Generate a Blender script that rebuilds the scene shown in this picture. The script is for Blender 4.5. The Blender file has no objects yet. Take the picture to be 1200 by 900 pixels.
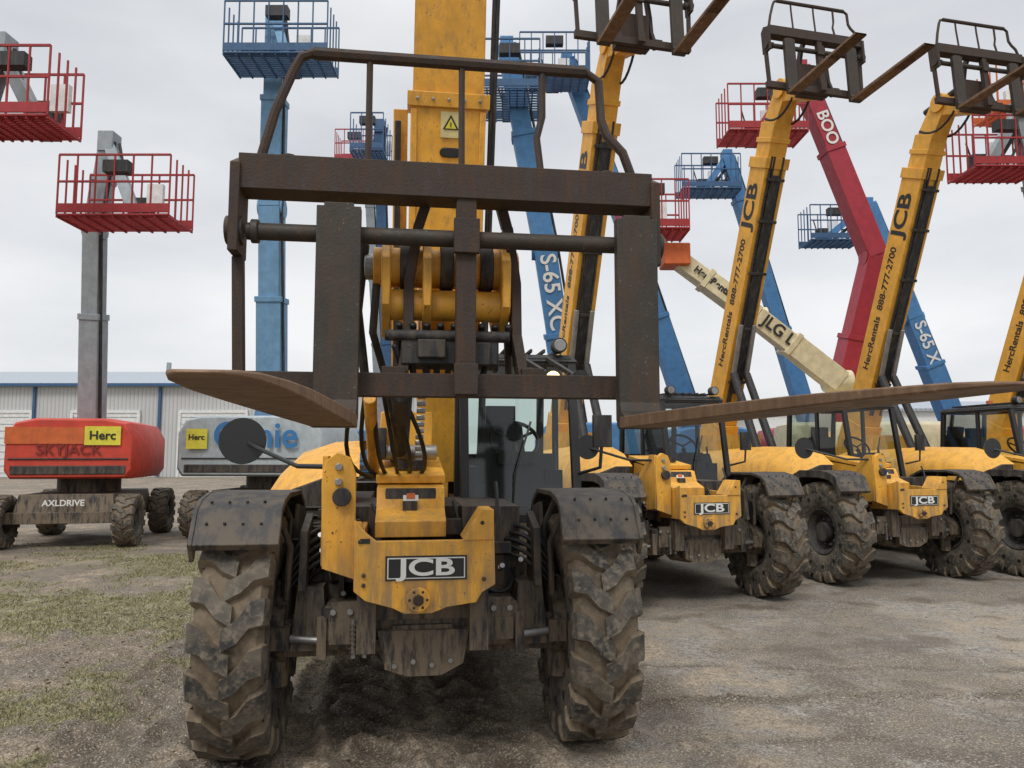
import bpy, bmesh, math, random
from math import radians, sin, cos, pi
from mathutils import Vector, Matrix, noise
random.seed(7)
S=bpy.context.scene
COL=S.collection
# ---------------------------------------------------------------- materials
def newmat(name):
    m=bpy.data.materials.new(name); m.use_nodes=True
    nt=m.node_tree; b=nt.nodes['Principled BSDF']
    return m,nt,b
def N(nt,t,**k):
    n=nt.nodes.new(t)
    for a,v in k.items():
        if a in n.inputs: n.inputs[a].default_value=v
        else: setattr(n,a,v)
    return n
def L(nt,a,b): nt.links.new(a,b)
def coords(nt,scale=(1,1,1)):
    tc=N(nt,'ShaderNodeTexCoord'); mp=N(nt,'ShaderNodeMapping'); mp.inputs['Scale'].default_value=scale
    L(nt,tc.outputs['Object'],mp.inputs['Vector']); return mp.outputs['Vector']
def noi(nt,vec,scale,detail=4,rough=.6):
    n=N(nt,'ShaderNodeTexNoise'); n.inputs['Scale'].default_value=scale; n.inputs['Detail'].default_value=min(detail,5); n.inputs['Roughness'].default_value=rough
    L(nt,vec,n.inputs['Vector']); return n.outputs['Fac']
def ramp(nt,fac,stops):
    r=N(nt,'ShaderNodeValToRGB'); e=r.color_ramp.elements
    while len(e)<len(stops): e.new(.5)
    for i,(p,c) in enumerate(stops):
        e[i].position=p; e[i].color=(c,c,c,1) if not isinstance(c,(tuple,list)) else (*c,1)
    L(nt,fac,r.inputs['Fac']); return r.outputs['Color']
def mix(nt,f,a,b,mode='MIX'):
    m=N(nt,'ShaderNodeMix',data_type='RGBA',blend_type=mode)
    if isinstance(f,(int,float)): m.inputs[0].default_value=f
    else: L(nt,f,m.inputs[0])
    for i,x in ((6,a),(7,b)):
        if isinstance(x,tuple): m.inputs[i].default_value=(*x,1)
        else: L(nt,x,m.inputs[i])
    return m.outputs[2]
def bump(nt,b,h,st=.3,dist=.01):
    n=N(nt,'ShaderNodeBump'); n.inputs['Strength'].default_value=st; n.inputs['Distance'].default_value=dist
    L(nt,h,n.inputs['Height']); L(nt,n.outputs['Normal'],b.inputs['Normal'])
def weathered(name,base,dirt,amt=.5,rough=.5,metal=0,wear=None,sc=6,bst=.15,streak=True,low=None):
    """paint / steel with dirt streaks; low=(z0,z1,colour): mud splash that fades upward"""
    m,nt,b=newmat(name)
    v=coords(nt); vs=coords(nt,(1,1,.18 if streak else 1))
    n1=noi(nt,v,sc,3); n2=noi(nt,vs,sc*2.5,5,.7); n3=noi(nt,v,sc*9,2)
    var=mix(nt,ramp(nt,n1,[(.3,0),(.7,1)]),tuple(c*.8 for c in base),tuple(min(1,c*1.08) for c in base))
    mask=ramp(nt,n2,[(.62-.3*amt,0),(.80-.18*amt,min(1,.35+amt*.6))])
    c=mix(nt,mask,var,dirt)
    if wear:
        ch=ramp(nt,n3,[(.66,0),(.69,1)])
        ch2=mix(nt,1.0,ch,ramp(nt,n1,[(.45,0),(.6,1)]),'MULTIPLY')
        c=mix(nt,ch2,c,wear)
    if low:
        sx=N(nt,'ShaderNodeSeparateXYZ');L(nt,v,sx.inputs[0])
        mr=N(nt,'ShaderNodeMapRange');mr.inputs[1].default_value=low[0];mr.inputs[2].default_value=low[1];mr.inputs[3].default_value=.95;mr.inputs[4].default_value=0
        L(nt,sx.outputs['Z'],mr.inputs[0])
        c=mix(nt,mix(nt,1.0,mr.outputs[0],ramp(nt,n2,[(.38,0),(.54,1)]),'MULTIPLY'),c,low[2])
    L(nt,c,b.inputs['Base Color'])
    L(nt,ramp(nt,n2,[(.3,rough),(.75,min(1,rough+.3))]),b.inputs['Roughness'])
    b.inputs['Metallic'].default_value=metal
    bump(nt,b,n3,bst,.004)
    return m
M={}
MUD=(.19,.142,.092)
M['yellow']=weathered('yellow_paint',(.79,.395,.045),(.30,.18,.075),.42,.36,wear=(.07,.04,.022),low=(.72,1.45,(.25,.175,.10)))
M['yellow2']=weathered('yellow_paint_b',(.79,.40,.045),(.42,.25,.08),.25,.4)
M['black']=weathered('black_plastic',(.017,.017,.019),(.11,.095,.072),.5,.5,low=(.7,1.6,MUD))
M['frame']=weathered('greasy_frame',(.018,.018,.02),(.13,.10,.066),.6,.55,sc=9,bst=.4,low=(.4,1.2,MUD))
M['rust']=weathered('rusted_steel',(.042,.028,.021),(.10,.053,.030),.55,.6,metal=.15,sc=10,bst=.5,wear=(.018,.015,.013))
M['shank']=weathered('worn_fork_steel',(.05,.043,.036),(.10,.06,.036),.55,.5,metal=.35,sc=7,bst=.4,wear=(.16,.15,.14))
M['forkrust']=weathered('fork_blade_steel',(.21,.125,.070),(.085,.050,.030),.6,.5,metal=.25,sc=5,bst=.4,wear=(.3,.22,.15))
M['steel']=weathered('bare_steel',(.35,.35,.34),(.12,.09,.06),.4,.35,metal=.8)
M['blue']=weathered('blue_paint',(.06,.20,.42),(.12,.22,.32),.3,.45)
M['ltblue']=weathered('faded_blue_paint',(.14,.30,.47),(.2,.32,.42),.35,.5)
M['navy']=weathered('dark_blue_paint',(.035,.10,.21),(.1,.12,.16),.25,.5)
M['red']=weathered('red_paint',(.58,.055,.03),(.34,.08,.05),.35,.45)
M['bred']=weathered('basket_red_paint',(.34,.022,.025),(.2,.04,.04),.3,.5)
M['dred']=weathered('crimson_paint',(.36,.022,.04),(.25,.05,.05),.3,.4)
M['grey']=weathered('grey_paint',(.30,.34,.36),(.2,.2,.2),.3,.5)
M['ltgrey']=weathered('light_grey_paint',(.42,.47,.49),(.25,.26,.26),.3,.5)
M['cream']=weathered('cream_paint',(.70,.62,.40),(.45,.38,.25),.25,.5)
M['orange']=weathered('orange_paint',(.6,.13,.03),(.3,.1,.04),.3,.5)
M['white']=weathered('white_paint',(.74,.74,.72),(.55,.53,.49),.2,.5)
M['stk']=weathered('sticker_yellow',(.74,.66,.06),(.6,.5,.1),.2,.5)
M['pale']=weathered('warning_sticker',(.66,.57,.27),(.5,.4,.2),.3,.5)
M['rim']=weathered('wheel_rim',(.025,.025,.025),(.13,.105,.08),.6,.6)
def tire_mat(nm,d0,d1,d2,th):
    m,nt,b=newmat(nm); v=coords(nt)
    a=noi(nt,v,5,5,.65); c=noi(nt,v,26,4,.6)
    col=mix(nt,ramp(nt,a,[(th,0),(th+.26,.9)]),d0,d1)
    col=mix(nt,ramp(nt,c,[(.48,0),(.66,.7)]),col,d2)
    L(nt,col,b.inputs['Base Color']); b.inputs['Roughness'].default_value=.8
    bump(nt,b,c,.7,.009); return m
M['tyre']=tire_mat('tyre_rubber',(.026,.025,.024),(.125,.105,.078),(.21,.175,.128),.36)
M['tyremud']=tire_mat('muddy_tyre_grooves',(.06,.048,.034),(.185,.138,.09),(.23,.18,.12),.3)
m=bpy.data.materials.new('cab_glass');m.use_nodes=True;nt=m.node_tree;nt.nodes.clear()
o_=N(nt,'ShaderNodeOutputMaterial');mx=N(nt,'ShaderNodeMixShader');tr=N(nt,'ShaderNodeBsdfTransparent');tr.inputs[0].default_value=(.74,.82,.79,1)
gl=N(nt,'ShaderNodeBsdfGlossy');gl.inputs['Roughness'].default_value=.06;lw=N(nt,'ShaderNodeFresnel');lw.inputs[0].default_value=1.7
L(nt,lw.outputs[0],mx.inputs[0]);L(nt,tr.outputs[0],mx.inputs[1]);L(nt,gl.outputs[0],mx.inputs[2]);L(nt,mx.outputs[0],o_.inputs[0]);M['glass']=m
m,nt,b=newmat('mirror'); b.inputs['Base Color'].default_value=(.02,.02,.022,1); b.inputs['Roughness'].default_value=.3; M['mirror']=m
m,nt,b=newmat('lit_lamp'); b.inputs['Base Color'].default_value=(1,.8,.5,1);b.inputs['Emission Color'].default_value=(1,.70,.34,1); b.inputs['Emission Strength'].default_value=2.0; M['lamp']=m
def flat(k,c,r=.5):
    m,nt,b=newmat('print_'+k); b.inputs['Base Color'].default_value=(*c,1); b.inputs['Roughness'].default_value=r; M[k]=m
flat('pblack',(.015,.015,.015));flat('pwhite',(.72,.72,.68));flat('pblue',(.03,.16,.38));flat('pred',(.2,.02,.015))

# ---------------------------------------------------------------- mesh builder
class P:
    def __init__(s): s.v=[];s.f=[];s.m=[];s.mats=[]
    def mi(s,k):
        if k not in s.mats: s.mats.append(k)
        return s.mats.index(k)
    def add(s,vs,fs,mat):
        o=len(s.v); s.v+= [Vector(x) for x in vs]; i=s.mi(mat)
        for f in fs: s.f.append([o+a for a in f]); s.m.append(i)
    def box(s,c,d,mat,R=None,tap=(1,1)):
        c=Vector(c); vs=[]
        for z in(-1,1):
            t=tap if z>0 else (1,1)
            for x,y in((-1,-1),(1,-1),(1,1),(-1,1)):
                p=Vector((x*d[0]/2*t[0],y*d[1]/2*t[1],z*d[2]/2))
                if R: p=R@p
                vs.append(c+p)
        s.add(vs,[(0,3,2,1),(4,5,6,7),(0,1,5,4),(1,2,6,5),(2,3,7,6),(3,0,4,7)],mat)
    def beam(s,a,b,w,h,mat,w2=None,h2=None,side=(1,0,0)):
        a=Vector(a);b=Vector(b);d=(b-a).normalized(); sd=Vector(side)
        sd=(sd-d*sd.dot(d)); 
        if sd.length<1e-3: sd=Vector((0,1,0))-d*d.y
        sd.normalize(); up=d.cross(sd); w2=w2 or w;h2=h2 or h
        vs=[]
        for p,ww,hh in((a,w,h),(b,w2,h2)):
            for x,y in((-1,-1),(1,-1),(1,1),(-1,1)): vs.append(p+sd*x*ww/2+up*y*hh/2)
        s.add(vs,[(0,3,2,1),(4,5,6,7),(0,1,5,4),(1,2,6,5),(2,3,7,6),(3,0,4,7)],mat)
    def cyl(s,a,b,r,mat,r2=None,n=16): s.tube([a,b],r,mat,n,r2)
    def tube(s,pts,r,mat,n=10,r2=None):
        pts=[Vector(p) for p in pts]; vs=[];K=len(pts); prev=None
        for i,p in enumerate(pts):
            d=(pts[min(i+1,K-1)]-pts[max(i-1,0)]).normalized()
            if prev is None:
                u=Vector((0,0,1)) if abs(d.z)<.9 else Vector((1,0,0))
            else: u=prev
            u=(u-d*u.dot(d)).normalized(); prev=u; w=d.cross(u)
            rr=r+( (r2-r)*i/(K-1) if r2 is not None else 0)
            for k in range(n):
                a=2*pi*k/n; vs.append(p+u*cos(a)*rr+w*sin(a)*rr)
        fs=[tuple(range(n-1,-1,-1)),tuple(range((K-1)*n,K*n))]
        for i in range(K-1):
            for k in range(n):
                k2=(k+1)%n; fs.append((i*n+k,i*n+k2,(i+1)*n+k2,(i+1)*n+k))
        s.add(vs,fs,mat)
    def hose(s,a,b,sag,r=.014,mat='black',n=8,bow=(0,0,0)):
        a=Vector(a);b=Vector(b);bw=Vector(bow);pts=[]
        for i in range(n+1):
            t=i/n;q=4*t*(1-t); pts.append(a.lerp(b,t)+Vector((0,0,-sag*q))+bw*q)
        s.tube(pts,r,mat,8)
    def prism(s,poly,ax,a,b,mat):
        n=len(poly);vs=[]
        for t in(a,b):
            for p,q in poly:
                vs.append({'x':(t,p,q),'y':(p,t,q),'z':(p,q,t)}[ax])
        fs=[tuple(range(n)),tuple(range(2*n-1,n-1,-1))]+[(i,(i+1)%n,n+(i+1)%n,n+i) for i in range(n)]
        s.add(vs,fs,mat)
    def revolve(s,prof,c,mat,n=48):
        vs=[];K=len(prof);c=Vector(c)
        for i in range(n):
            a=2*pi*i/n
            for x,r in prof: vs.append(c+Vector((x,r*cos(a),r*sin(a))))
        fs=[]
        for i in range(n):
            j=(i+1)%n
            for k in range(K-1): fs.append((i*K+k,i*K+k+1,j*K+k+1,j*K+k))
        s.add(vs,fs,mat)
    def obj(s,name,parent=None,bev=0,smooth=True):
        me=bpy.data.meshes.new(name); me.from_pydata([tuple(v) for v in s.v],[],s.f)
        for k in s.mats: me.materials.append(M[k])
        for i,p in enumerate(me.polygons): p.material_index=s.m[i]
        bm=bmesh.new();bm.from_mesh(me);bmesh.ops.recalc_face_normals(bm,faces=bm.faces);bm.to_mesh(me);bm.free()
        if smooth:
            me.shade_smooth(); me.set_sharp_from_angle(angle=radians(38))
        o=bpy.data.objects.new(name,me);COL.objects.link(o)
        if parent: o.parent=parent
        if bev:
            md=o.modifiers.new('b','BEVEL');md.width=bev;md.segments=2;md.limit_method='ANGLE';md.angle_limit=radians(50);md.harden_normals=False
        return o
def empty(name,loc=(0,0,0),yaw=0):
    e=bpy.data.objects.new(name,None);COL.objects.link(e);e.location=loc;e.rotation_euler=(0,0,radians(yaw));e.empty_display_size=.3;return e
def text(name,s,org,xd,yd,size,mat,parent=None,bold=.0,ext=.002,sx=1):
    cu=bpy.data.curves.new(name,'FONT');cu.body=s;cu.size=size;cu.align_x='CENTER';cu.align_y='CENTER';cu.offset=bold;cu.extrude=ext
    cu.materials.append(M[mat]);o=bpy.data.objects.new(name,cu);COL.objects.link(o)
    x=Vector(xd).normalized();y=Vector(yd);y=(y-x*y.dot(x)).normalized();z=x.cross(y)
    m=Matrix((x*sx,y,z)).transposed().to_4x4();m.translation=Vector(org)
    if parent:o.parent=parent
    o.matrix_local=m;return o

# ---------------------------------------------------------------- wheel
def wheel(p,c,R=.65,w=.36,inner=1,n=17,rr=.30):
    cx,cy,cz=c;h=w/2;k=R/.65
    for sd in(-1,1):
        p.revolve([(sd*h*.72,rr),(sd*h*.93,rr+.05*k),(sd*h*1.0,.46*k),(sd*h*.97,.56*k)],c,'tyre',56)
    p.revolve([(-h*.97,.56*k),(-h*.8,.6*k),(0,.612*k),(h*.8,.6*k),(h*.97,.56*k)],c,'tyremud',56)
    for side in(-1,1):
        for i in range(n):
            a0=2*pi*(i+(.5 if side>0 else 0))/n
            rows=[(h*1.06,.52*k,.0,.10),(h*1.08,.60*k,.0,.105),(h*.98,R-.006,.0,.105),(h*.62,R,.03,.10),(h*.30,R,.15,.085),(-h*.12,R,.22,.075)]
            vs=[]
            for (x,r,off,hw) in rows:
                jit=random.uniform(-.004,.003)
                for lo in(0,1):
                    ri=(r if lo==0 else r-.06*k)+(jit if r>R-.01 else 0)
                    xx=x if lo==0 or r>R-.01 else x-.05
                    for sg in(-1,1):
                        a=a0+off+sg*hw*(1 if lo==0 else 1.22)+(random.uniform(-.006,.006) if lo==0 else 0)
                        vs.append((cx+side*xx,cy+ri*cos(a),cz+ri*sin(a)))
            K=len(rows);ft=[];fm=[]
            for r in range(K-1):
                o=r*4;q=o+4
                ft+=[(o,o+1,q+1,q)];fm+=[(o+1,o+3,q+3,q+1),(o+3,o+2,q+2,q+3),(o+2,o,q,q+2)]
            ft+=[(0,1,3,2)];fm+=[((K-1)*4,(K-1)*4+1,(K-1)*4+3,(K-1)*4+2)]
            o=len(p.v);p.v+=[Vector(x) for x in vs]
            for fl,mt in((ft,'tyre'),(fm,'tyremud')):
                mi=p.mi(mt)
                for f in fl: p.f.append([o+a for a in f]);p.m.append(mi)
    p.revolve([(-h*.72,rr),(-h*.78,rr-.015),(-h*.6,rr-.03),(-h*.5,rr-.06),(-h*.15,rr-.09),(-h*.15,.0)],c,'rim',36)
    p.revolve([(h*.72,rr),(h*.78,rr-.015),(h*.6,rr-.03),(h*.5,rr-.06),(h*.15,rr-.09),(h*.15,.0)],c,'rim',36)
    p.cyl((cx-h*.75,cy,cz),(cx+h*.75,cy,cz),.12*k,'rim',n=20)
    for i in range(10):
        a=2*pi*i/10
        for sd in(-1,1):
            q=Vector((cx+sd*h*.15,cy+.165*k*cos(a),cz+.165*k*sin(a)));p.cyl(q,q+Vector((sd*.03,0,0)),.014*k,'steel',n=6)
    for i in range(11):
        a=2*pi*i/11
        for sd in(-1,1):
            q=Vector((cx+sd*(h*.99),cy+.44*k*cos(a),cz+.44*k*sin(a)));p.cyl(q-Vector((sd*.02,0,0)),q+Vector((sd*.004,0,0)),.026*k,'pblack',n=12)

# ---------------------------------------------------------------- fork carriage
def carriage(p,c,W=1.80,tine=2.14,R=None,t=1.60,tx=(-.47,.80)):
    q=P()
    X=W/2
    q.beam((-X+.02,0,1.04),(X-.02,0,1.04),.15,.15,'rust',side=(0,1,0))
    q.cyl((-X+.05,-.02,.80),(X-.05,-.02,.80),.036,'shank',n=20)
    q.beam((-X-.02,.03,.17),(X-.02,.03,.17),.07,.10,'rust',side=(0,1,0))
    for sx in(-1,1):
        x=sx*(X-.01)
        q.prism([(-.09,.70),(.09,.70),(.10,1.07),(.03,1.13),(-.09,1.07)],'x',x-.02,x+.02,'rust')
        q.beam((x,.03,.70),(x-sx*.02,.03,.14),.045,.05,'rust')
        q.cyl((x-sx*.03,-.02,.80),(x+sx*.04,-.02,.80),.06,'shank')
        q.cyl((x-sx*.09,-.02,.80),(x-sx*.06,-.02,.80),.05,'shank')
        q.cyl((x-sx*.2,.0,1.115),(x-sx*.2,.0,1.14),.03,'rust',n=8)
    q.beam((.06,-.03,1.01),(.06,-.03,.12),.085,.07,'rust')
    q.box((.06,-.075,.80),(.11,.03,.15),'rust');q.box((.06,-.075,.19),(.10,.03,.13),'rust')
    for sx in(-1,1):
        pts=[(sx*.16+.06,.10,1.02),(sx*.20+.06,.14,.9),(sx*.24+.06,.16,.65),(sx*.24+.06,.14,.4),(sx*.27+.06,.08,.16)]
        for a,b in zip(pts,pts[1:]): q.beam(a,b,.045,.09,'rust')
        q.box((sx*.3+.06,.06,.22),(.10,.1,.06),'rust')
    top=[(-.80,-.03,1.11),(-.75,-.02,1.32),(-.68,0,t-.08),(-.65,0,t-.02),(-.60,0,t),(.60,.0,t),(.66,0,t-.04),(.67,.0,t-.22),(.69,-.02,t-.30),(.76,-.03,1.22),(.80,-.03,1.11)]
    q.tube(top,.021,'rust',8)
    q.tube([(-.60,0,t),(.60,0,t)],.028,'rust',8)
    for x in(-.36,.04): q.tube([(x,0,t),(x,0,1.45),(x,-.02,1.11)],.014,'rust',8)
    q.tube([(.40,0,t),(.40,.0,1.38),(.375,.0,1.28),(.39,-.02,1.11)],.016,'rust',8)
    for xc in tx:
        q.prism([(xc-.09,.02),(xc+.09,.02),(xc+.09,.90),(xc+.06,.90),(xc+.06,.915),(xc-.06,.915),(xc-.06,.90),(xc-.09,.90)],'y',-.10,-.045,'shank')
        q.prism([(-.045,.10),(-.045,-.0),(-.07,-.015),(-.16,-.015),(-.16,.04),(-.115,.06),(-.10,.10)],'x',xc-.088,xc+.088,'shank')
        st=[(-.10,.09,.048),(-.5,.09,.046),(-1.1,.09,.038),(-1.6,.088,.028),(-tine+.28,.083,.020),(-tine+.1,.068,.014),(-tine+.03,.05,.010),(-tine,.03,.007)]
        vs=[];fs=[]
        for y,hw,th in st:
            vs+=[(xc-hw,y,-.012),(xc+hw,y,-.012),(xc+hw,y,-.012+th),(xc-hw,y,-.012+th)]
        for i in range(len(st)-1):
            o=4*i;fs+=[(o,o+1,o+5,o+4),(o+1,o+2,o+6,o+5),(o+2,o+3,o+7,o+6),(o+3,o,o+4,o+7)]
        e=4*(len(st)-1);fs+=[(0,1,2,3),(e,e+1,e+2,e+3)]
        q.add(vs,fs,'forkrust')
    c=Vector(c)
    o=len(p.v); p.v+=[c+((R@v) if R else v) for v in q.v]
    for f,mi in zip(q.f,q.m): p.f.append([o+a for a in f]);p.m.append(p.mi(q.mats[mi]))

WX=.965
def body(par,objs,detail=True):
    for nm,cx,cy in(('wheel_fr',-WX,0),('wheel_fl',WX,0),('wheel_rr',-WX,3.35),('wheel_rl',WX,3.35)):
        p=P();wheel(p,(cx,cy,.645));objs.append(p.obj(nm,par))
    p=P()
    p.beam((-.78,0,.62),(.78,0,.62),.17,.20,'frame',side=(0,1,0))
    p.revolve([(-.30,.08),(-.22,.17),(0,.21),(.22,.17),(.30,.08)],(0,0,.62),'frame',20)
    p.box((0,-.10,.73),(1.06,.34,.17),'frame'); p.box((0,-.27,.80),(.98,.05,.10),'frame')
    p.box((0,-.24,.62),(.40,.16,.20),'frame',tap=(.8,.8))
    p.prism([(-.24,.70),(-.2,.5),(-.08,.46),(.1,.46),(.22,.52),(.25,.70)],'y',-.34,-.2,'frame')
    for sx in(-1,1):
        p.box((sx*.62,-.02,.74),(.20,.30,.34),'frame',tap=(.7,.8))
        p.cyl((sx*.82,0,.35),(sx*.80,0,.93),.07,'frame');p.cyl((sx*.76,0,.645),(sx*.92,0,.645),.17,'frame',n=24)
        p.cyl((sx*.26,-.2,.60),(sx*.56,-.2,.63),.045,'frame');p.cyl((sx*.56,-.2,.63),(sx*.76,-.16,.64),.022,'steel')
        p.box((sx*.77,-.16,.645),(.10,.10,.12),'frame')
        p.box((sx*.54,-.26,.66),(.05,.05,.22),'frame');p.box((sx*.42,-.27,.69),(.16,.06,.12),'frame')
        p.prism([(-.2,.9),(-.15,1.22),(.1,1.3),(.1,.9)],'x',sx*.66-.02,sx*.66+.02,'frame')
        for k in range(3): p.cyl((sx*(.30+.09*k),-.31,.80),(sx*(.30+.09*k),-.29,.80),.017,'steel',n=6)
        for k in range(5): p.hose((sx*.78,-.08,.85+.03*k),(sx*(.45+.03*k),.1,1.05+.04*k),-.07,.013,'pblack',8,(0,-.08,0))
    for k in range(4): p.cyl((-.15+.1*k,-.36,.52+.02*(k%2)),(-.15+.1*k,-.33,.52+.02*(k%2)),.014,'steel',n=6)
    for x in(-.37,-.31): 
        p.cyl((x,-.31,.56),(x,-.31,.76),.014,'steel',n=8)
        for k in range(7): p.cyl((x,-.31,.58+.025*k),(x,-.31,.588+.025*k),.024,'frame',n=10)
    for sx in(-1,1): p.box((sx*.30,1.9,.80),(.10,4.6,.40),'frame')
    p.box((0,1.9,.62),(.66,4.4,.06),'frame')
    p.beam((-.80,3.35,.62),(.80,3.35,.62),.17,.2,'frame',side=(0,1,0))
    p.box((0,4.5,.95),(2.0,.45,.75),'frame'); p.box((0,4.2,1.55),(.75,1.0,.9),'yellow')
    p.box((.78,1.65,.72),(.84,1.9,.42),'black'); p.box((1.1,1.5,.42),(.3,.5,.05),'frame')
    p.box((-.02,.75,1.05),(1.1,1.0,.55),'frame')
    p.box((-.55,.25,1.0),(.2,.4,.45),'frame'); p.box((.42,.5,1.08),(.35,.8,.5),'black')
    if detail:
        for k in range(34):
            x=random.uniform(-.75,.6);y=random.uniform(-.15,.3);z=random.uniform(.85,1.15)
            a=(x,y,z);b=(x+random.uniform(-.35,.35),y+random.uniform(0,.3),z+random.uniform(-.2,.45))
            p.hose(a,b,random.uniform(.02,.14),random.uniform(.009,.017),'pblack',8,(random.uniform(-.06,.06),-.06,0))
        for k in range(16):
            p.box((random.uniform(-.7,.65),random.uniform(.0,.3),random.uniform(.85,1.35)),(random.uniform(.04,.12),.08,random.uniform(.04,.12)),'frame')
        for k in range(10):
            q=Vector((random.choice([-1,1])*random.uniform(.42,.7),random.uniform(-.12,.1),random.uniform(.8,1.2)));p.cyl(q,q+Vector((0,-.04,.02)),.016,'steel',n=6)
    objs.append(p.obj('chassis',par,.006))
    p=P()
    pl=[(-.36,1.31),(-.30,1.24),(-.25,1.20),(.20,1.20),(.23,1.26),(.29,1.35),(.36,1.36),(.37,.97),(.30,.93),(.27,.88),(.12,.86),(.04,.83),(-.10,.83),(-.16,.86),(-.30,.90),(-.36,.95)]
    p.prism(pl,'y',-.55,-.50,'yellow')
    for sx in(-1,1):
        p.prism([(-.50,.95),(-.50,1.30),(-.2,1.22),(.9,1.25),(.9,.9)],'x',sx*.345-.018,sx*.345+.018,'yellow')
    p.prism([(.30,1.36),(.36,1.36),(.36,1.20),(.20,1.20)],'y',-.56,-.30,'yellow')
    p.prism([(-.54,1.04),(-.37,.98),(-.37,1.54),(-.40,1.63),(-.47,1.66),(-.53,1.61),(-.55,1.5)],'y',-.36,-.30,'yellow')
    p.prism([(-.33,1.05),(.1,1.0),(.1,1.4),(-.2,1.64),(-.33,1.64)],'x',-.55,-.52,'yellow')
    for z in(1.58,1.50): p.cyl((-.46,-.38,z),(-.46,-.355,z),.022,'steel',n=6)
    p.cyl((-.44,-.40,1.42),(-.44,-.35,1.42),.05,'frame')
    p.prism([(-.18,1.18),(-.18,1.27),(.0,1.33),(.05,1.45),(.9,1.54),(.9,1.18)],'x',-.27,.13,'yellow')
    p.prism([(.012,1.345),(.032,1.42),(.045,1.448),(.04,1.38)],'x',-.22,.08,'frame')
    p.box((-.07,.6,1.55),(.42,.9,.05),'yellow',Matrix.Rotation(radians(7),3,'X'))
    p.box((-.07,.35,1.58),(.2,.05,.06),'frame')
    p.cyl((-.03,-.58,.905),(-.03,-.54,.905),.062,'yellow',n=24);p.cyl((-.03,-.60,.905),(-.03,-.57,.905),.03,'rust',n=6)
    for k in range(6):
        a=k*pi/3;p.cyl((-.03+.045*cos(a),-.585,.905+.045*sin(a)),(-.03+.045*cos(a),-.57,.905+.045*sin(a)),.008,'rust',n=6)
    for x,z in((-.31,1.03),(-.31,.98),(.31,1.0),(.3,1.29),(-.33,1.2)): p.cyl((x,-.565,z),(x,-.54,z),.012,'frame',n=6)
    objs.append(p.obj('front_plate',par,.008))
    p=P();p.prism([(-.20,1.0),(.22,1.0),(.22,1.125),(-.20,1.125)],'y',-.556,-.549,'pblack')
    p.prism([(-.19,1.009),(.21,1.009),(.21,1.116),(-.19,1.116)],'y',-.5575,-.5565,'pwhite')
    p.prism([(-.184,1.015),(.204,1.015),(.204,1.110),(-.184,1.110)],'y',-.5595,-.5580,'pblack')
    p.box((-.07,.028,1.40),(.09,.004,.06),'pwhite',Matrix.Rotation(radians(-22),3,'X'));p.box((-.07,.024,1.40),(.05,.004,.035),'orange',Matrix.Rotation(radians(-22),3,'X'))
    p.prism([(-.33,1.215),(-.28,1.215),(-.28,1.19),(-.33,1.19)],'y',-.554,-.551,'pblack')
    objs.append(p.obj('badge',par))
    objs.append(text('badge_letters','JCB',(.012,-.561,1.063),(1,0,0),(0,0,1),.118,'pwhite',par,.0028,.001,1.6))
    p=P()
    for sx,(y0) in((-1,0),(1,0),(-1,3.35),(1,3.35)):
        pr=[(-.52,1.19),(-.49,1.24),(-.42,1.36),(-.34,1.405),(-.15,1.435),(.30,1.43),(.50,1.35),(.62,1.15)]
        top=[(y0+a,b) for a,b in pr];bot=[(y0+a*.95,b-.03) for a,b in pr][::-1]
        xi=.74*sx;xo=1.175*sx
        p.prism(top+bot,'x',min(xi,xo),max(xi,xo),'black')
        top2=[(y0+a*1.01,b+.004) for a,b in pr];bot2=[(y0+a*.9,b-.09) for a,b in pr][::-1]
        p.prism(top2+bot2,'x',xo-.012,xo+.012,'black')
        if y0==0:
            for x in(.84,.93,1.02,1.11):
                for t,(yy,zz) in enumerate(((-.46,1.29),(-.36,1.395))): p.cyl((sx*x,yy,zz),(sx*x,yy-.010,zz+.010),.009,'frame',n=6)
            p.tube([(sx*.76,.1,.85),(sx*.75,.1,1.2),(sx*.82,.05,1.38)],.025,'frame',8)
            p.tube([(sx*.74,-.2,.85),(sx*.72,-.25,1.15),(sx*.80,-.3,1.36)],.018,'frame',8)
            p.prism([(.1,.9),(.5,.9),(.55,1.3),(.2,1.35)],'x',sx*.75-.01,sx*.75+.01,'black')
    objs.append(p.obj('fenders',par,.004))
    p=P()
    vs=[];secs=[(.62,.0,-.25),(.85,.6,-.10),(1.3,1,0),(2.3,1,.02),(4.1,.9,-.05)]
    prof=[(-.42,1.75),(-.62,1.74),(-.86,1.66),(-1.02,1.50),(-1.09,1.30),(-1.10,1.05)]
    for y,t,dz in secs:
        for x,z in prof: vs.append((x*(1 if t>0 else .97),y,max(1.0,z+dz)))
    K=len(prof);fs=[(i*K+j,i*K+j+1,(i+1)*K+j+1,(i+1)*K+j) for i in range(len(secs)-1) for j in range(K-1)]
    p.add(vs,fs,'yellow')
    p.box((-.76,2.35,.93),(.66,3.4,.62),'black'); 
    p.prism([(-.45,.75),(-.45,1.50),(-.62,1.50),(-.84,1.42),(-.98,1.27),(-1.05,1.05),(-1.06,.75)],'y',.60,.75,'black')
    for k in range(9): p.box((-.74,.595,.86+.055*k),(.5-.02*max(0,k-4),.02,.018),'frame')
    objs.append(p.obj('engine_pod',par,.01))
    p=P();x0,x1,y0,y1,z0,z1=.34,1.20,1.25,2.85,.92,2.38
    def post(a,b,w=.065): p.beam(a,b,w,w,'pblack')
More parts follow.
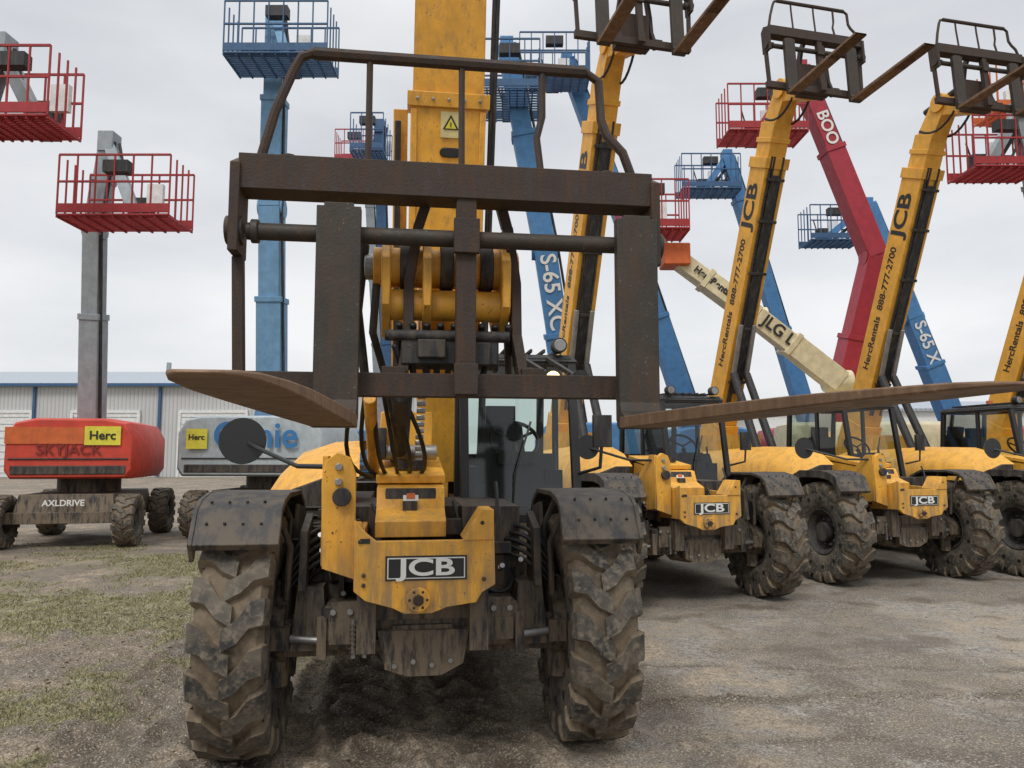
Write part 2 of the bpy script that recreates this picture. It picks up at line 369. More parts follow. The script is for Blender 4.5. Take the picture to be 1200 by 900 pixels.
    for x in(x0,x1):
        post((x,y0-.12,1.15),(x,y0+.10,z1)); post((x,y1,z0),(x,y1-.12,z1)); post((x,y0-.12,1.2),(x,y0-.02,z0))
        post((x,y0+.10,z1),(x,y1-.12,z1)); post((x,y0-.12,1.25),(x,y1,1.25),.05)
        post((x,2.0,z0),(x,2.0,z1),.05)
    for y,z in((y0+.10,z1),(y1-.12,z1),(y0-.12,1.17),(y1,1.25)): post((x0,y,z),(x1,y,z))
    p.box(((x0+x1)/2,(y0+y1)/2,z1+.03),(x1-x0+.1,y1-y0-.1,.06),'black',tap=(.9,.92))
    for k in range(7): p.box((x0+.12+.105*k,2.0,z1+.09),(.02,1.3,.03),'black')
    p.box(((x0+x1)/2,2.05,.96),(x1-x0,1.55,.10),'black')
    p.box(((x0+x1)/2,y0-.12,1.02),(x1-x0-.04,.06,.28),'black')
    p.box((x1-.01,2.05,1.08),(.04,1.5,.32),'yellow')
    p.box(((x0+x1)/2,y1-.03,1.40),(x1-x0-.06,.05,.5),'pblack')
    p.box((.78,2.25,1.30),(.50,.50,.16),'pblack',tap=(.9,.9));p.box((.78,2.5,1.62),(.50,.14,.62),'pblack',Matrix.Rotation(radians(-10),3,'X'),tap=(.8,.9));p.box((.78,2.55,2.0),(.28,.1,.2),'pblack')
    for s_ in(-1,1): p.box((.78+s_*.3,2.25,1.52),(.08,.36,.06),'frame')
    p.box((.76,1.42,1.42),(.70,.26,.44),'pblack',Matrix.Rotation(radians(-15),3,'X'),tap=(.85,.7));p.box((.76,1.36,1.62),(.30,.12,.10),'frame')
    p.box((.48,1.5,1.35),(.14,.4,.4),'pblack');p.box((1.05,1.5,1.35),(.14,.4,.35),'pblack')
    p.cyl((.78,1.5,1.55),(.78,1.62,1.72),.03,'pblack')
    ring=[]
    Rm=Matrix.Rotation(radians(50),3,'X')
    for k in range(25):
        a=2*pi*k/24;ring.append(Vector((.78,1.63,1.76))+Rm@Vector((.20*cos(a),.20*sin(a),0)))
    p.tube(ring,.016,'pblack',8)
    for a in(.5,2.6,4.7): p.cyl((.78,1.63,1.76),Vector((.78,1.63,1.76))+Rm@Vector((.2*cos(a),.2*sin(a),0)),.014,'pblack',n=6)
    p.cyl((1.1,1.45,1.2),(1.1,1.55,1.75),.015,'pblack',n=6)
    p.tube([(.70,1.16,1.18),(.72,1.15,1.5),(.85,1.2,1.9)],.010,'pblack',6)
    objs.append(p.obj('cab',par,.008))
    p=P()
    p.add([(x0+.03,y0-.11,1.2),(x1-.03,y0-.11,1.2),(x1-.03,y0+.09,z1-.04),(x0+.03,y0+.09,z1-.04)],[(0,1,2,3)],'glass')
    p.add([(x0,y0,1.28),(x0,y1-.03,1.28),(x0,y1-.13,z1-.04),(x0,y0+.1,z1-.04)],[(0,1,2,3)],'glass')
    p.add([(x0,y1-.02,1.28),(x1,y1-.02,1.28),(x1,y1-.13,z1-.04),(x0,y1-.13,z1-.04)],[(0,1,2,3)],'glass')
    objs.append(p.obj('cab_glass',par))
    p=P()
    for x in(.45,1.1):
        p.cyl((x,1.28,z1+.13),(x,1.38,z1+.13),.06,'black',n=20);p.cyl((x,1.275,z1+.13),(x,1.282,z1+.13),.048,'steel',n=20)
    p.tube([(-.50,-.30,1.58),(-.72,-.05,1.58),(-.98,.2,1.68),(-1.08,.33,1.72)],.014,'pblack',8)
    p.cyl((-1.10,.30,1.73),(-1.10,.36,1.73),.145,'mirror',n=32,r2=.10);p.box((-1.1,.38,1.73),(.05,.06,.1),'black')
    p.tube([(1.20,1.1,1.5),(1.33,.95,1.55),(1.35,.95,1.8)],.014,'pblack',8)
    p.box((1.35,.96,1.82),(.14,.05,.24),'black')
    p.cyl((1.0,2.4,z1+.06),(1.0,2.4,z1+.2),.05,'orange')
    objs.append(p.obj('lights_and_mirrors',par,.003))

def boom_high(par,objs,hi=True):
    E=radians(67);d=Vector((0,-cos(E),sin(E)));o=Vector((-.05,4.5,1.95));up=Vector((0,sin(E),cos(E)))
    p=P();w=.40;h=.50
    def pt(t,n=0,x=0): return o+d*t+up*n+Vector((x,0,0))
    p.beam(pt(-.5),pt(.35),.46,.66,'yellow2',.44,.6)
    p.beam(pt(.35),pt(5.15),w,h,'yellow2'); p.beam(pt(5.0),pt(5.18),w+.05,h+.05,'yellow2')
    p.beam(pt(5.1),pt(5.75),w-.07,h-.08,'yellow2'); p.beam(pt(5.42),pt(5.50),w-.03,h-.03,'yellow2')
    for x in(-.12,-.07,.10): p.tube([pt(.6,-.30,x),pt(2.5,-.29,x),pt(5.2,-.27,x)],.02,'black',8)
    p.beam(pt(1.0,-.275),pt(4.9,-.275),.16,.05,'black')
    for t in(1.2,2.2,3.2,4.1,4.8): p.beam(pt(t,-.3),pt(t+.05,-.3),.34,.04,'frame')
    for sx in(-1,1):
        p.cyl(Vector((sx*.16-.05,2.6,1.2)),pt(1.4,-.36,sx*.13),.07,'black',n=14);p.cyl(pt(1.4,-.36,sx*.13),pt(2.3,-.30,sx*.13),.045,'steel',n=12)
    hp=pt(5.75);
    p.beam(pt(5.6),hp+Vector((0,-.35,.42)),.30,.40,'yellow2',.28,.34)
    p.beam(hp+Vector((0,-.25,.40)),hp+Vector((0,-.85,.15)),.28,.32,'yellow2',.24,.26)
    p.cyl(hp+Vector((-.22,-.85,.15)),hp+Vector((.22,-.85,.15)),.12,'yellow2',n=20)
    p.cyl(hp+Vector((-.18,-.35,.42)),hp+Vector((.18,-.35,.42)),.16,'yellow2',n=20)
    p.cyl(hp+Vector((0,.1,.45)),hp+Vector((0,-.75,.55)),.06,'black');
    p.hose(hp+Vector((.15,.1,.1)),hp+Vector((.15,-.85,.3)),.3,.02);p.hose(hp+Vector((-.15,.1,.1)),hp+Vector((-.12,-.85,.35)),.25,.02)
    p.box(hp+Vector((0,-.95,.25)),(.5,.14,.5),'rust')
    objs.append(p.obj('boom',par,.006))
    p=P();carriage(p,hp+Vector((0,-1.12,-.12)),W=1.7,tine=1.3,R=Matrix.Rotation(radians(-4),3,'X'),tx=(-.5,.6));objs.append(p.obj('fork_carriage',par))
    objs.append(text('boom_letters','JCB',pt(4.35,0.02)+Vector((-.204,0,0)),d,up,.44,'pblack',par,.012,.001,1.15))
    objs.append(text('boom_lettering_small','HercRentals  888-777-2700',pt(2.6,.02)+Vector((-.204,0,0)),d,up,.21,'pblack',par,.004,.001))

M1=empty('telehandler',(-.53,4.55,0),8)
base=[];body(M1,base)
def copy_row(objs,loc,yaw):
    e=empty('telehandler',loc,yaw)
    for o in objs:
        c=o.copy();COL.objects.link(c);c.parent=e
    return e
M2=empty('telehandler',(2.02,8.85,0),14)
hb=[];boom_high(M2,hb)
for o in base:
    c=o.copy();COL.objects.link(c);c.parent=M2
for loc,yaw in(((5.08,10.25,0),14),((7.95,10.75,0),13),((10.9,11.2,0),12)):
    copy_row(base+hb,loc,yaw)
# main boom
p=P();E=radians(72);d=Vector((0,-cos(E),sin(E)));up=Vector((0,sin(E),cos(E)));o=Vector((.22,2.75,1.75))
def pt(t,n=0,x=0): return o+d*t+up*n+Vector((x,0,0))
p.beam(pt(.7),pt(3.1),.66,.55,'yellow',.63,.5); p.beam(pt(3.1),pt(7.5),.60,.45,'yellow',.50,.42)
p.beam(pt(3.02),pt(3.14),.69,.56,'yellow')
p.beam(pt(-.3),pt(.7),.3,.5,'yellow',.5,.5)
p.beam(pt(.2,.0,-.40),pt(3.0,0,-.40),.12,.3,'yellow');p.beam(pt(.2,-.2,-.42),pt(2.9,-.2,-.42),.05,.05,'black')
for x in(-.29,.29): p.beam(pt(.8,-.285,x),pt(3.0,-.26,x),.05,.02,'yellow')
for x in(.36,.39): p.tube([pt(0,-.2,x),pt(5,-.2,x)],.018,'black',8)
for k in range(5): p.cyl(pt(3.08,-.285,-.26+.13*k),pt(3.08,-.30,-.26+.13*k),.016,'steel',n=6)
p.tube([pt(2.66,-.258,-.03),pt(2.66,-.27,-.03)],.04,'pblack',16);p.tube([pt(2.66,-.258,.07),pt(2.66,-.27,.07)],.04,'pblack',16);p.beam(pt(2.62,-.266,.02),pt(2.70,-.264,.02),.10,.012,'pblack')
p.obj('boom',M1,.012)
p=P()
a0=.02;yo=-.259
p.beam(pt(2.78,-.262,a0),pt(2.99,-.256,a0),.17,.012,'pale')
def tri(cz,r,off,mt):
    v=[pt(cz+r,off,a0),pt(cz-r*.6,off,a0-r*.9),pt(cz-r*.6,off,a0+r*.9)]
    p.add(v,[(0,1,2)],mt)
tri(2.89,.075,-.272,'pblack');tri(2.885,.052,-.275,'stk')
p.beam(pt(2.865,-.277,a0),pt(2.905,-.277,a0),.008,.002,'pblack')
p.obj('warning_label',M1)
p=P()
p.box((.10,.3,2.42),(.30,2.3,.32),'yellow')
for x in(-.20,-.02,.16,.33):
    p.prism([(-1.28,2.30),(-1.12,2.18),(-.9,2.2),(-.7,2.35),(-.7,2.6),(-1.0,2.68),(-1.2,2.62),(-1.3,2.5)],'x',x-.02,x+.02,'yellow')
p.cyl((-.26,-1.12,2.50),(.40,-1.12,2.50),.09,'yellow',n=24);p.cyl((-.2,-1.16,2.32),(.36,-1.16,2.32),.07,'yellow',n=24)
p.cyl((-.30,-1.12,2.50),(-.24,-1.12,2.50),.06,'steel');
for x in(-.11,.07,.25): p.cyl((x-.03,-1.14,2.50),(x+.03,-1.14,2.50),.105,'frame',n=24)
p.box((.08,-1.2,2.10),(.42,.22,.13),'black');p.box((.0,-1.32,2.10),(.12,.05,.08),'frame');p.box((.2,-1.32,2.08),(.1,.05,.1),'frame')
p.cyl((-.2,-1.3,2.16),(.34,-1.3,2.16),.025,'frame')
for k in range(9):
    p.hose((-.14+.06*k,-1.27,2.22),(-.14+.07*k,-.6,2.3),.12+.04*(k%3),.016,'pblack',8,(.0,-.05,-.05))
for k in range(8):
    p.hose((-.16+.06*k,-1.3,2.12),(-.05+.03*k,-.9,1.98),.06+.03*(k%2),.014,'pblack',8,(.0,-.08,0))
p.tube([(-.30,-1.15,2.6),(-.33,-1.1,2.3),(-.30,-.9,2.0)],.022,'black',8)
p.tube([(-.24,-1.15,2.5),(-.26,-1.1,2.2),(-.2,-.7,2.0),(-.15,.2,1.7)],.018,'black',8)
p.cyl((-.13,-.6,1.97),(-.15,.8,1.6),.06,'black');p.cyl((-.3,-.4,1.95),(-.3,.3,1.55),.035,'yellow')
for k in range(6): p.hose((-.38+.05*k,-.3,1.98),(-.30+.05*k,.45,1.5),.1,.013,'pblack',8,(-.1+.04*k,-.08,0))
p.box((-.1,.7,1.78),(.34,.3,.3),'yellow');p.box((-.28,.5,1.72),(.1,.15,.2),'frame');p.cyl((-.30,.5,1.66),(.10,.5,1.66),.05,'steel')
for k in range(12): p.box((-.02,-.5+.09*k,2.0-.035*k),(.05,.05,.03),'steel')
p.obj('boom_head',M1,.006)
p=P();carriage(p,(.08,-1.36,1.77));p.obj('fork_carriage',M1,.004)
p=P();p.cyl((.86,.35,2.15),(.86,.45,2.15),.07,'black',n=20);p.cyl((.86,.343,2.15),(.86,.349,2.15),.048,'lamp',n=20);p.beam((.86,.42,2.17),(.80,1.3,2.40),.03,.03,'black')
p.cyl((1.06,.40,2.15),(1.06,.50,2.15),.065,'black',n=20);p.beam((1.06,.5,2.17),(1.0,1.3,2.40),.03,.03,'black')
p.obj('work_lamps',M1)

# ---------------------------------------------------------------- boom lifts
def basket(p,c,w,dp,h,mat,yaw=0):
    c=Vector(c);R=Matrix.Rotation(radians(yaw),3,'Z')
    def q(x,y,z): return c+R@Vector((x,y,z))
    X=w/2;Y=dp/2;r=.017
    for z in(h,h*.55,.12):
        for a,b in(((-X,-Y),(X,-Y)),((X,-Y),(X,Y)),((X,Y),(-X,Y)),((-X,Y),(-X,-Y))):
            p.beam(q(a[0],a[1],z),q(b[0],b[1],z),r*2,r*2 if z>.2 else .16,mat,side=tuple(R@Vector((0,1,0))))
    n=max(3,int(w/.3))
    for i in range(n+1):
        x=-X+w*i/n
        for y in(-Y,Y): p.beam(q(x,y,0),q(x,y,h),r*1.5,r*1.5,mat)
    for y in(-Y/2,0,Y/2):
        for x in(-X,X): p.beam(q(x,y,0),q(x,y,h),r*1.5,r*1.5,mat)
    for i in range(14):
        y=-Y+dp*i/13; p.beam(q(-X,y,0),q(X,y,0),.035,.03,mat,side=tuple(R@Vector((0,1,0))))
    for i in range(9):
        x=-X+w*i/8; p.beam(q(x,-Y,-.03),q(x,Y,-.03),.03,.04,mat)
    p.box(q(0,-Y+.1,h*.82),(.45,.2,.22),'black');p.box(q(.3,Y-.05,h*.6),(.3,.1,.45),'white')
    p.hose(q(-.3,Y,.9),q(.1,Y,.1),.2,.02)
def lift(base,yaw,path,bk,mat,bmat,kmat,hoodmat,bw=.42,hood=(2.4,3.4),lbl=None,hz=(1.1,2.35)):
    e=empty('boom_lift')
    p=P();B=Vector(base);R=Matrix.Rotation(radians(yaw),3,'Z')
    def q(x,y,z): return B+R@Vector((x,y,z))
    p.box(q(0,0,.72),(1.7,2.6,.42),'black',R,tap=(.9,.95));p.box(q(0,0,.55),(1.9,.3,.2),'frame',R);
    for y in(-1.25,1.25): p.box(q(0,y,.52),(2.0,.2,.2),'frame',R)
    p.cyl(q(0,0,.9),q(0,0,hz[0]),.55,'black',n=24)
    p.obj('undercarriage',e,.01)
    for i,(x,y) in enumerate(((-1.05,-1.25),(1.05,-1.25),(-1.05,1.25),(1.05,1.25))):
        w=P();wheel(w,(0,0,0),R=.47,w=.34,n=15,rr=.22);ob=w.obj('wheel_%d'%i,e);ob.location=q(x,y,.465);ob.rotation_euler=(0,0,radians(yaw))
    p=P();a,b=hz;hw,hl=hood[0]/2,hood[1]/2
    prof=[(-hw,a+.15),(-hw+.1,a),(hw-.1,a),(hw,a+.15),(hw,b-.35),(hw-.15,b-.08),(hw-.5,b),(-hw+.5,b),(-hw+.15,b-.08),(-hw,b-.35)]
    vs=[]
    for y in(-hl,-hl+.15,hl-.15,hl):
        k=.94 if abs(y)==hl else 1
        for x,z in prof: vs.append(q(x*k,y,(z-(a+b)/2)*k+(a+b)/2))
    n=len(prof);fs=[tuple(range(n)),tuple(range(3*n,4*n))]
    for i in range(3):
        for j in range(n): fs.append((i*n+j,i*n+(j+1)%n,(i+1)*n+(j+1)%n,(i+1)*n+j))
    p.add(vs,fs,hoodmat)
    p.box(q(0,-hl-.01,a+.36),(hood[0]*.9,.03,.03),'black',R)
    p.box(q(0,-hl-.005,a+.16),(hood[0]*.86,.03,.16),'black',R)
    for i in range(9): p.box(q(-.36+.09*i,-hl+.06,b-.18),(.045,.1,.08),'black',R)
    p.obj('turntable',e,.015)
    p=P()
    for i,(u,v) in enumerate(zip(path,path[1:])):
        t=bw*(1-.14*i); L_=(Vector(v)-Vector(u))
        mid=Vector(u)+L_*.55
        p.beam(u,mid,t,t*1.1,bmat)
        p.beam(mid,mid+L_.normalized()*.12,t*1.1,t*1.2,bmat)
        p.beam(mid,v,t*.86,t*.95,bmat)
        p.tube([Vector(u)+Vector((t*.6,-t*.3,0)),Vector(v)+Vector((t*.5,-t*.3,0))],.03,'black',8)
        p.cyl(Vector(u)+Vector((-t*.6,0,0)),Vector(u)+Vector((t*.6,0,0)),t*.5,bmat,n=16)
    end=Vector(path[-1]);bc=Vector(bk[0])
    p.beam(end,bc+Vector((0,.3,.25)),.2,.22,bmat);p.beam(end+Vector((.1,0,-.2)),bc+Vector((.1,.4,.1)),.09,.09,'black')
    p.box(end,(.30,.34,.4),bmat);p.box(bc+Vector((0,bk[2]/2+.1,.35)),(.35,.25,.6),'black')
    p.hose(end+Vector((.2,0,0)),bc+Vector((.2,.4,.2)),.4,.03)
    p.obj('boom',e,.008)
    p=P();basket(p,bk[0],bk[1],bk[2],1.1,kmat,bk[3] if len(bk)>3 else 0);p.obj('basket',e)
    if lbl:
        for s,sg,t,sz,mm,flip in lbl:
            u,v=Vector(path[sg]),Vector(path[sg+1]);dd=(v-u).normalized();wd=bw*(1-.14*sg)
            x=dd*flip; nrm=Vector((0,-1,0)); nrm=(nrm-x*nrm.dot(x)).normalized(); y=nrm.cross(x)
            pos=u.lerp(v,t)+nrm*(wd*(.55 if t<.55 else .49)+.012)
            text('lettering',s,pos,x,y,sz,mm,e,.008,.002)
    return e
BX=-8.22
e=lift((BX,14.9,0),12,[(-8.40,15.2,2.2),(-8.20,14.6,6.0),(-7.95,14.5,7.75)],[(-7.12,13.7,5.9),2.0,1.0],'red','grey','bred','red',.37,hood=(2.2,2.4),hz=(1.2,2.3))
yr=radians(12);xr=(cos(yr),sin(yr),0)
def fr(x,y,z): return (BX+x*cos(yr)-y*sin(yr),14.9+x*sin(yr)+y*cos(yr),z)
p=P();p.box(fr(-.1,-1.212,1.98),(1.9,.02,.30),'orange',Matrix.Rotation(yr,3,'Z'));p.obj('orange_stripe',e)
text('lettering','SKYJACK',fr(.0,-1.225,1.72),xr,(0,0,1),.27,'pred',e,.004)
text('lettering_small','AXLDRIVE',fr(0,-1.36,.78),xr,(0,0,1),.15,'pwhite',e,.003)
p=P();p.box(fr(.55,-1.225,1.98),(.6,.02,.34),'stk',Matrix.Rotation(yr,3,'Z'));p.obj('rental_sticker',e);text('sticker_text','Herc',fr(.55,-1.245,1.98),xr,(0,0,1),.22,'pblack',e,.004)
lift((-11.6,12.6,0),10,[(-11.5,13,2),(-9.0,11.9,5.5),(-8.15,11.6,8.1)],[(-7.65,11.5,6.75),1.25,.9],'red','grey','bred','red',.34)
e=lift((-5.15,16.5,0),-4,[(-5.25,16.6,2.4),(-5.25,16.2,7.0),(-5.2,16.0,11.2)],[(-4.8,15.2,9.75),2.1,1.0],'blue','ltblue','navy','ltgrey',.52,hood=(3.1,2.6),hz=(1.2,2.42))
text('lettering','Genie',(-5.1,15.12,2.0),(1,-.07,0),(0,0,1),.72,'pblue',e,.012)
p=P();p.box((-6.3,15.21,1.95),(.42,.02,.4),'stk');p.obj('rental_sticker',e);text('sticker_text','Herc',(-6.3,15.19,1.98),(1,0,0),(0,0,1),.16,'pblack',e,.003)
T='S-65 XC'
lift((1.8,18.5,0),0,[(1.45,17.8,1.9),(.75,17.0,6.3),(-.12,16.6,10.9)],[(-.05,16.4,9.45),1.3,1.6],'blue','blue','navy','blue',.58,lbl=[(T,0,.78,.5,'pwhite',-1)])
lift((5.2,21.5,0),5,[(4.9,20.8,2.5),(3.2,20.3,7.6),(1.5,20,12.4)],[(1.1,19.2,11.4),1.8,1.0],'blue','blue','navy','blue',.55,lbl=[('S-85',0,.85,.5,'pwhite',-1)])
lift((-3.7,23.5,0),0,[(-3.6,23,2.4),(-3.9,22.6,7),(-4.0,22.2,11.5)],[(-4.2,22,10.4),.95,1.6],'blue','navy','navy','blue',.35)
lift((9.8,25,0),0,[(9.6,24.6,2.6),(8.0,24.2,8.0),(7.0,24,11.3)],[(6.25,23.6,9.95),1.85,1.0],'blue','blue','navy','blue',.5)
lift((14.6,25,0),0,[(14.3,24.6,2.6),(12.9,24.2,6.0),(11.5,24,9.7)],[(10.1,23.6,8.3),1.6,1.0],'blue','blue','navy','blue',.58,lbl=[(T,0,.72,.52,'pwhite',-1)])
lift((7.8,19.3,0),0,[(7.9,18.9,2.0),(8.75,18,6.4),(7.1,18,11.1)],[(5.95,17.5,9.15),1.85,1.0],'dred','dred','bred','dred',.54,lbl=[('BOOM  65-J',1,.55,.40,'pwhite',-1)])
e=lift((7.9,17.3,0),80,[(7.4,17.2,3.3),(5.5,17.0,4.75),(3.6,17,6.2)],[(3.15,16.8,6.6),1.5,1.0],'cream','cream','bred','cream',.5,lbl=[('JLG LIFT',0,.66,.38,'pblack',-1),('HercRentals',1,.5,.22,'pblack',-1)])
p=P();p.box((3.7,16.95,6.12),(.6,.6,.5),'orange');p.obj('jib_pivot',e,.03)
lift((13.6,18,0),0,[(13.4,17.5,2.5),(12.2,16.8,5.5),(11.2,16.2,9.2)],[(10.5,16,7.7),1.5,1.0],'red','grey','bred','red',.36)
lift((15.6,20.5,0),0,[(15.3,20,2.6),(14,19,7),(13.1,18.2,10.8)],[(12.3,18,9.9),1.3,1.0],'cream','cream','orange','cream',.36)
lift((-5.0,28.5,0),0,[(-4.8,28,2.6),(-5.0,27,8),(-5.2,26.5,12.5)],[(-5.5,26,11.8),1.3,1.0],'red','grey','dred','red',.35)

# ---------------------------------------------------------------- warehouse
m,nt,b=newmat('ribbed_metal_wall');v=coords(nt)
w=N(nt,'ShaderNodeTexWave',wave_type='BANDS',bands_direction='X');w.inputs['Scale'].default_value=1.1;L(nt,v,w.inputs['Vector'])
n1=noi(nt,v,.6)
L(nt,mix(nt,ramp(nt,w.outputs['Fac'],[(0,0),(.25,1)]),(.36,.37,.37),mix(nt,n1,(.46,.47,.46),(.58,.58,.57))),b.inputs['Base Color']);bump(nt,b,w.outputs['Fac'],.6,.05);b.inputs['Roughness'].default_value=.5;M['wall']=m
m,nt,b=newmat('metal_roof');v=coords(nt);w=N(nt,'ShaderNodeTexWave',wave_type='BANDS',bands_direction='X');w.inputs['Scale'].default_value=.6;L(nt,v,w.inputs['Vector'])
L(nt,mix(nt,ramp(nt,w.outputs['Fac'],[(.0,0),(.3,1)]),(.20,.23,.27),(.33,.37,.41)),b.inputs['Base Color']);b.inputs['Roughness'].default_value=.5;M['roof']=m
W=empty('metal_warehouse')
p=P();p.box((-31,67,3.3),(52,24,6.6),'wall');p.obj('walls',W)
p=P();p.prism([(54.6,6.5),(54.6,6.75),(67,8.9),(79.4,6.75),(79.4,6.5)],'x',-57.4,-4.6,'roof');p.obj('roof',W)
p=P()
for x in(-45,-37.2,-29.4,-21.6,-13.8): 
    p.box((x,54.93,2.3),(4.6,.1,4.6),'white')
    for k in range(9): p.box((x,54.87,.3+.5*k),(4.6,.04,.03),'grey')
    p.box((x,54.9,4.7),(5.0,.16,.2),'white')
    for s in(-1,1): p.box((x+s*2.42,54.9,2.3),(.2,.16,4.6),'white')
p.box((-33.2,54.93,1.1),(1,.1,2.2),'grey');p.obj('doors',W)
p=P()
for x in(-49,-41.1,-34.6,-25.5,-17.7,-9.9): p.box((x,54.88,3.3),(.18,.12,6.5),'navy')
p.box((-31,54.55,6.62),(52.9,.16,.2),'navy');p.obj('downpipes_and_gutter',W)
p=P()
p.box((-24,66,9.2),(.3,.3,1.2),'grey');p.box((-30,66,9.1),(.3,.3,1),'grey');p.obj('roof_vents',W)
W2=empty('metal_warehouse');p=P();p.box((62,95,3.2),(70,20,6.4),'white');p.obj('walls',W2);p=P();p.prism([(84.5,6.4),(84.5,6.7),(95,8.2),(105.5,6.7),(105.5,6.4)],'x',26,98,'roof');p.obj('roof',W2)

# ---------------------------------------------------------------- ground
def axis(lo,hi,step,far):
    a=[];x=lo
    while x<=hi+1e-6: a.append(x);x+=step
    s=step;x=hi
    while x<far: s*=1.2;x+=s;a.append(x)
    s=step;x=lo
    while x>-far: s=min(s*1.2,1e9) if x<lo-8 or s<.12 else s;x-=s;a.insert(0,x)
    return a
xs=axis(-4.6,5,.025,900);ys=axis(3.6,7.6,.025,900)
def N3(x,y,z): return noise.noise(Vector((x,y,z)))
def rut(x,y):
    r=0;w_=0
    for cx,sl,a in((-1.62,.12,1),(-.85,.22,1),(-2.45,.05,.9),(-.15,.30,.8),(.95,.25,.45)):
        c=cx+sl*(5-y)+.1*sin(y*1.1+cx)
        t=abs(x-c)/.24
        if t<1.5:
            k=max(0,1-t)
            s=sin((y*7+abs(x-c)*8+N3(x*2,y*2,1)*1.5)*2.4)
            r+=a*(-.045*k**.5+.045*max(0,s)*min(1,k*2.5)+.05*math.exp(-((t-1.1)/.2)**2)*(.6+N3(x*5,y*5,7)));w_=max(w_,min(1,k*2)*a*(1 if s<.2 else .55))
    return r,w_
def gh(x,y):
    if not(-9<x<8 and 0<y<13): return 0
    f=min(1,(x+9)/2,(8-x)/2,(13-y)/3)
    h=N3(x*.8,y*.8,0)*.015+N3(x*4,y*4,3)*.006
    rough=max(0.10,min(1,(-x*.9+1.0)/1.6))
    h+=rough*(N3(x*9,y*9,5)*.018+max(0,N3(x*4,y*5,8))*.07+abs(N3(x*17,y*17,2))*.026)
    h+=rut(x,y)[0]*max(0,min(1,(8-y)/2))
    yy=5.2+.06*x+.08*N3(x*1.5,0,1)
    if x>.9: h+=.05*math.exp(-((y-yy)/.06)**2)*max(0,.5+1.6*N3(x*3,2,0))*(.6+.8*abs(N3(x*14,y*14,0)))+.01*max(0,N3(x*2,y*7,0))
    return h*max(0,f)
def ridge(x,y):
    if not(.7<x<6 and 4<y<8): return 0
    r=0
    for y0,sl,wd in((5.2,.06,.12),(6.15,-.03,.05),(4.55,.02,.05)):
        yy=y0+sl*x+.08*N3(x*1.5,0,y0)
        r=max(r,math.exp(-((y-yy)/wd)**2)*max(0,min(1,.55+1.8*N3(x*2.2,y*3,y0))))
    return r
def grassv(x,y): return N3(x*.55,y*.55,4)+.5*N3(x*2.1,y*2.1,9)+.45*N3(x*6,y*6,1)
def glim(x,y): return -.08+max(0,(x+3.2))*.35+(.30 if y>13 else 0)+max(0,5.6-y)*.12+max(0,-x-13)*.1
vs=[];cols=[]
for y in ys:
    for x in xs:
        vs.append((x,y,gh(x,y)-.006))
        gm=0
        if -16<x<-1 and 3<y<14.5: gm=max(0,min(1,(grassv(x,y)-glim(x,y)+.10)*3.5))
        cols+= [gm,rut(x,y)[1] if 0<y<8 else 0,ridge(x,y),1]
nx=len(xs);fs=[(j*nx+i,j*nx+i+1,(j+1)*nx+i+1,(j+1)*nx+i) for j in range(len(ys)-1) for i in range(nx-1)]
me=bpy.data.meshes.new('ground');me.from_pydata(vs,[],fs);me.shade_smooth()
ca=me.color_attributes.new('cover','FLOAT_COLOR','POINT');ca.data.foreach_set('color',cols)
g=bpy.data.objects.new('ground',me);COL.objects.link(g)
m,nt,b=newmat('dirty_yard_ground');v=coords(nt)
at=N(nt,'ShaderNodeVertexColor',layer_name='cover');sp=N(nt,'ShaderNodeSeparateColor');L(nt,at.outputs[0],sp.inputs[0])
big=noi(nt,v,.5,3);mid=noi(nt,v,2.2,5,.68);fine=noi(nt,v,16,5,.7);grit=noi(nt,v,75,2,.7)
asph=mix(nt,ramp(nt,fine,[(.40,0),(.60,1)]),(.165,.15,.13),(.34,.312,.27))
asph=mix(nt,ramp(nt,mid,[(.45,0),(.57,.85)]),asph,(.33,.275,.205))
dirt=mix(nt,ramp(nt,mid,[(.40,0),(.58,1)]),(.115,.085,.056),(.42,.335,.235))
dirt=mix(nt,ramp(nt,fine,[(.46,.0),(.57,.85)]),dirt,(.145,.11,.072))
sx=N(nt,'ShaderNodeSeparateXYZ');L(nt,v,sx.inputs[0])
mr=N(nt,'ShaderNodeMapRange');mr.inputs[1].default_value=-.6;mr.inputs[2].default_value=2.4;mr.inputs[3].default_value=1;mr.inputs[4].default_value=0.08;L(nt,sx.outputs['X'],mr.inputs[0])
def math_(op,a,bb,cl=False):
    n=N(nt,'ShaderNodeMath',operation=op);n.use_clamp=cl
    for i,x in enumerate((a,bb)):
        if isinstance(x,(int,float)): n.inputs[i].default_value=x
        else: L(nt,x,n.inputs[i])
    return n.outputs[0]
ad=math_('ADD',mr.outputs[0],math_('MULTIPLY',math_('SUBTRACT',mid,.5),2.8),True)
c=mix(nt,ad,asph,dirt)
dark=ramp(nt,big,[(.46,0),(.55,.6)]);c=mix(nt,dark,c,(.125,.10,.075))
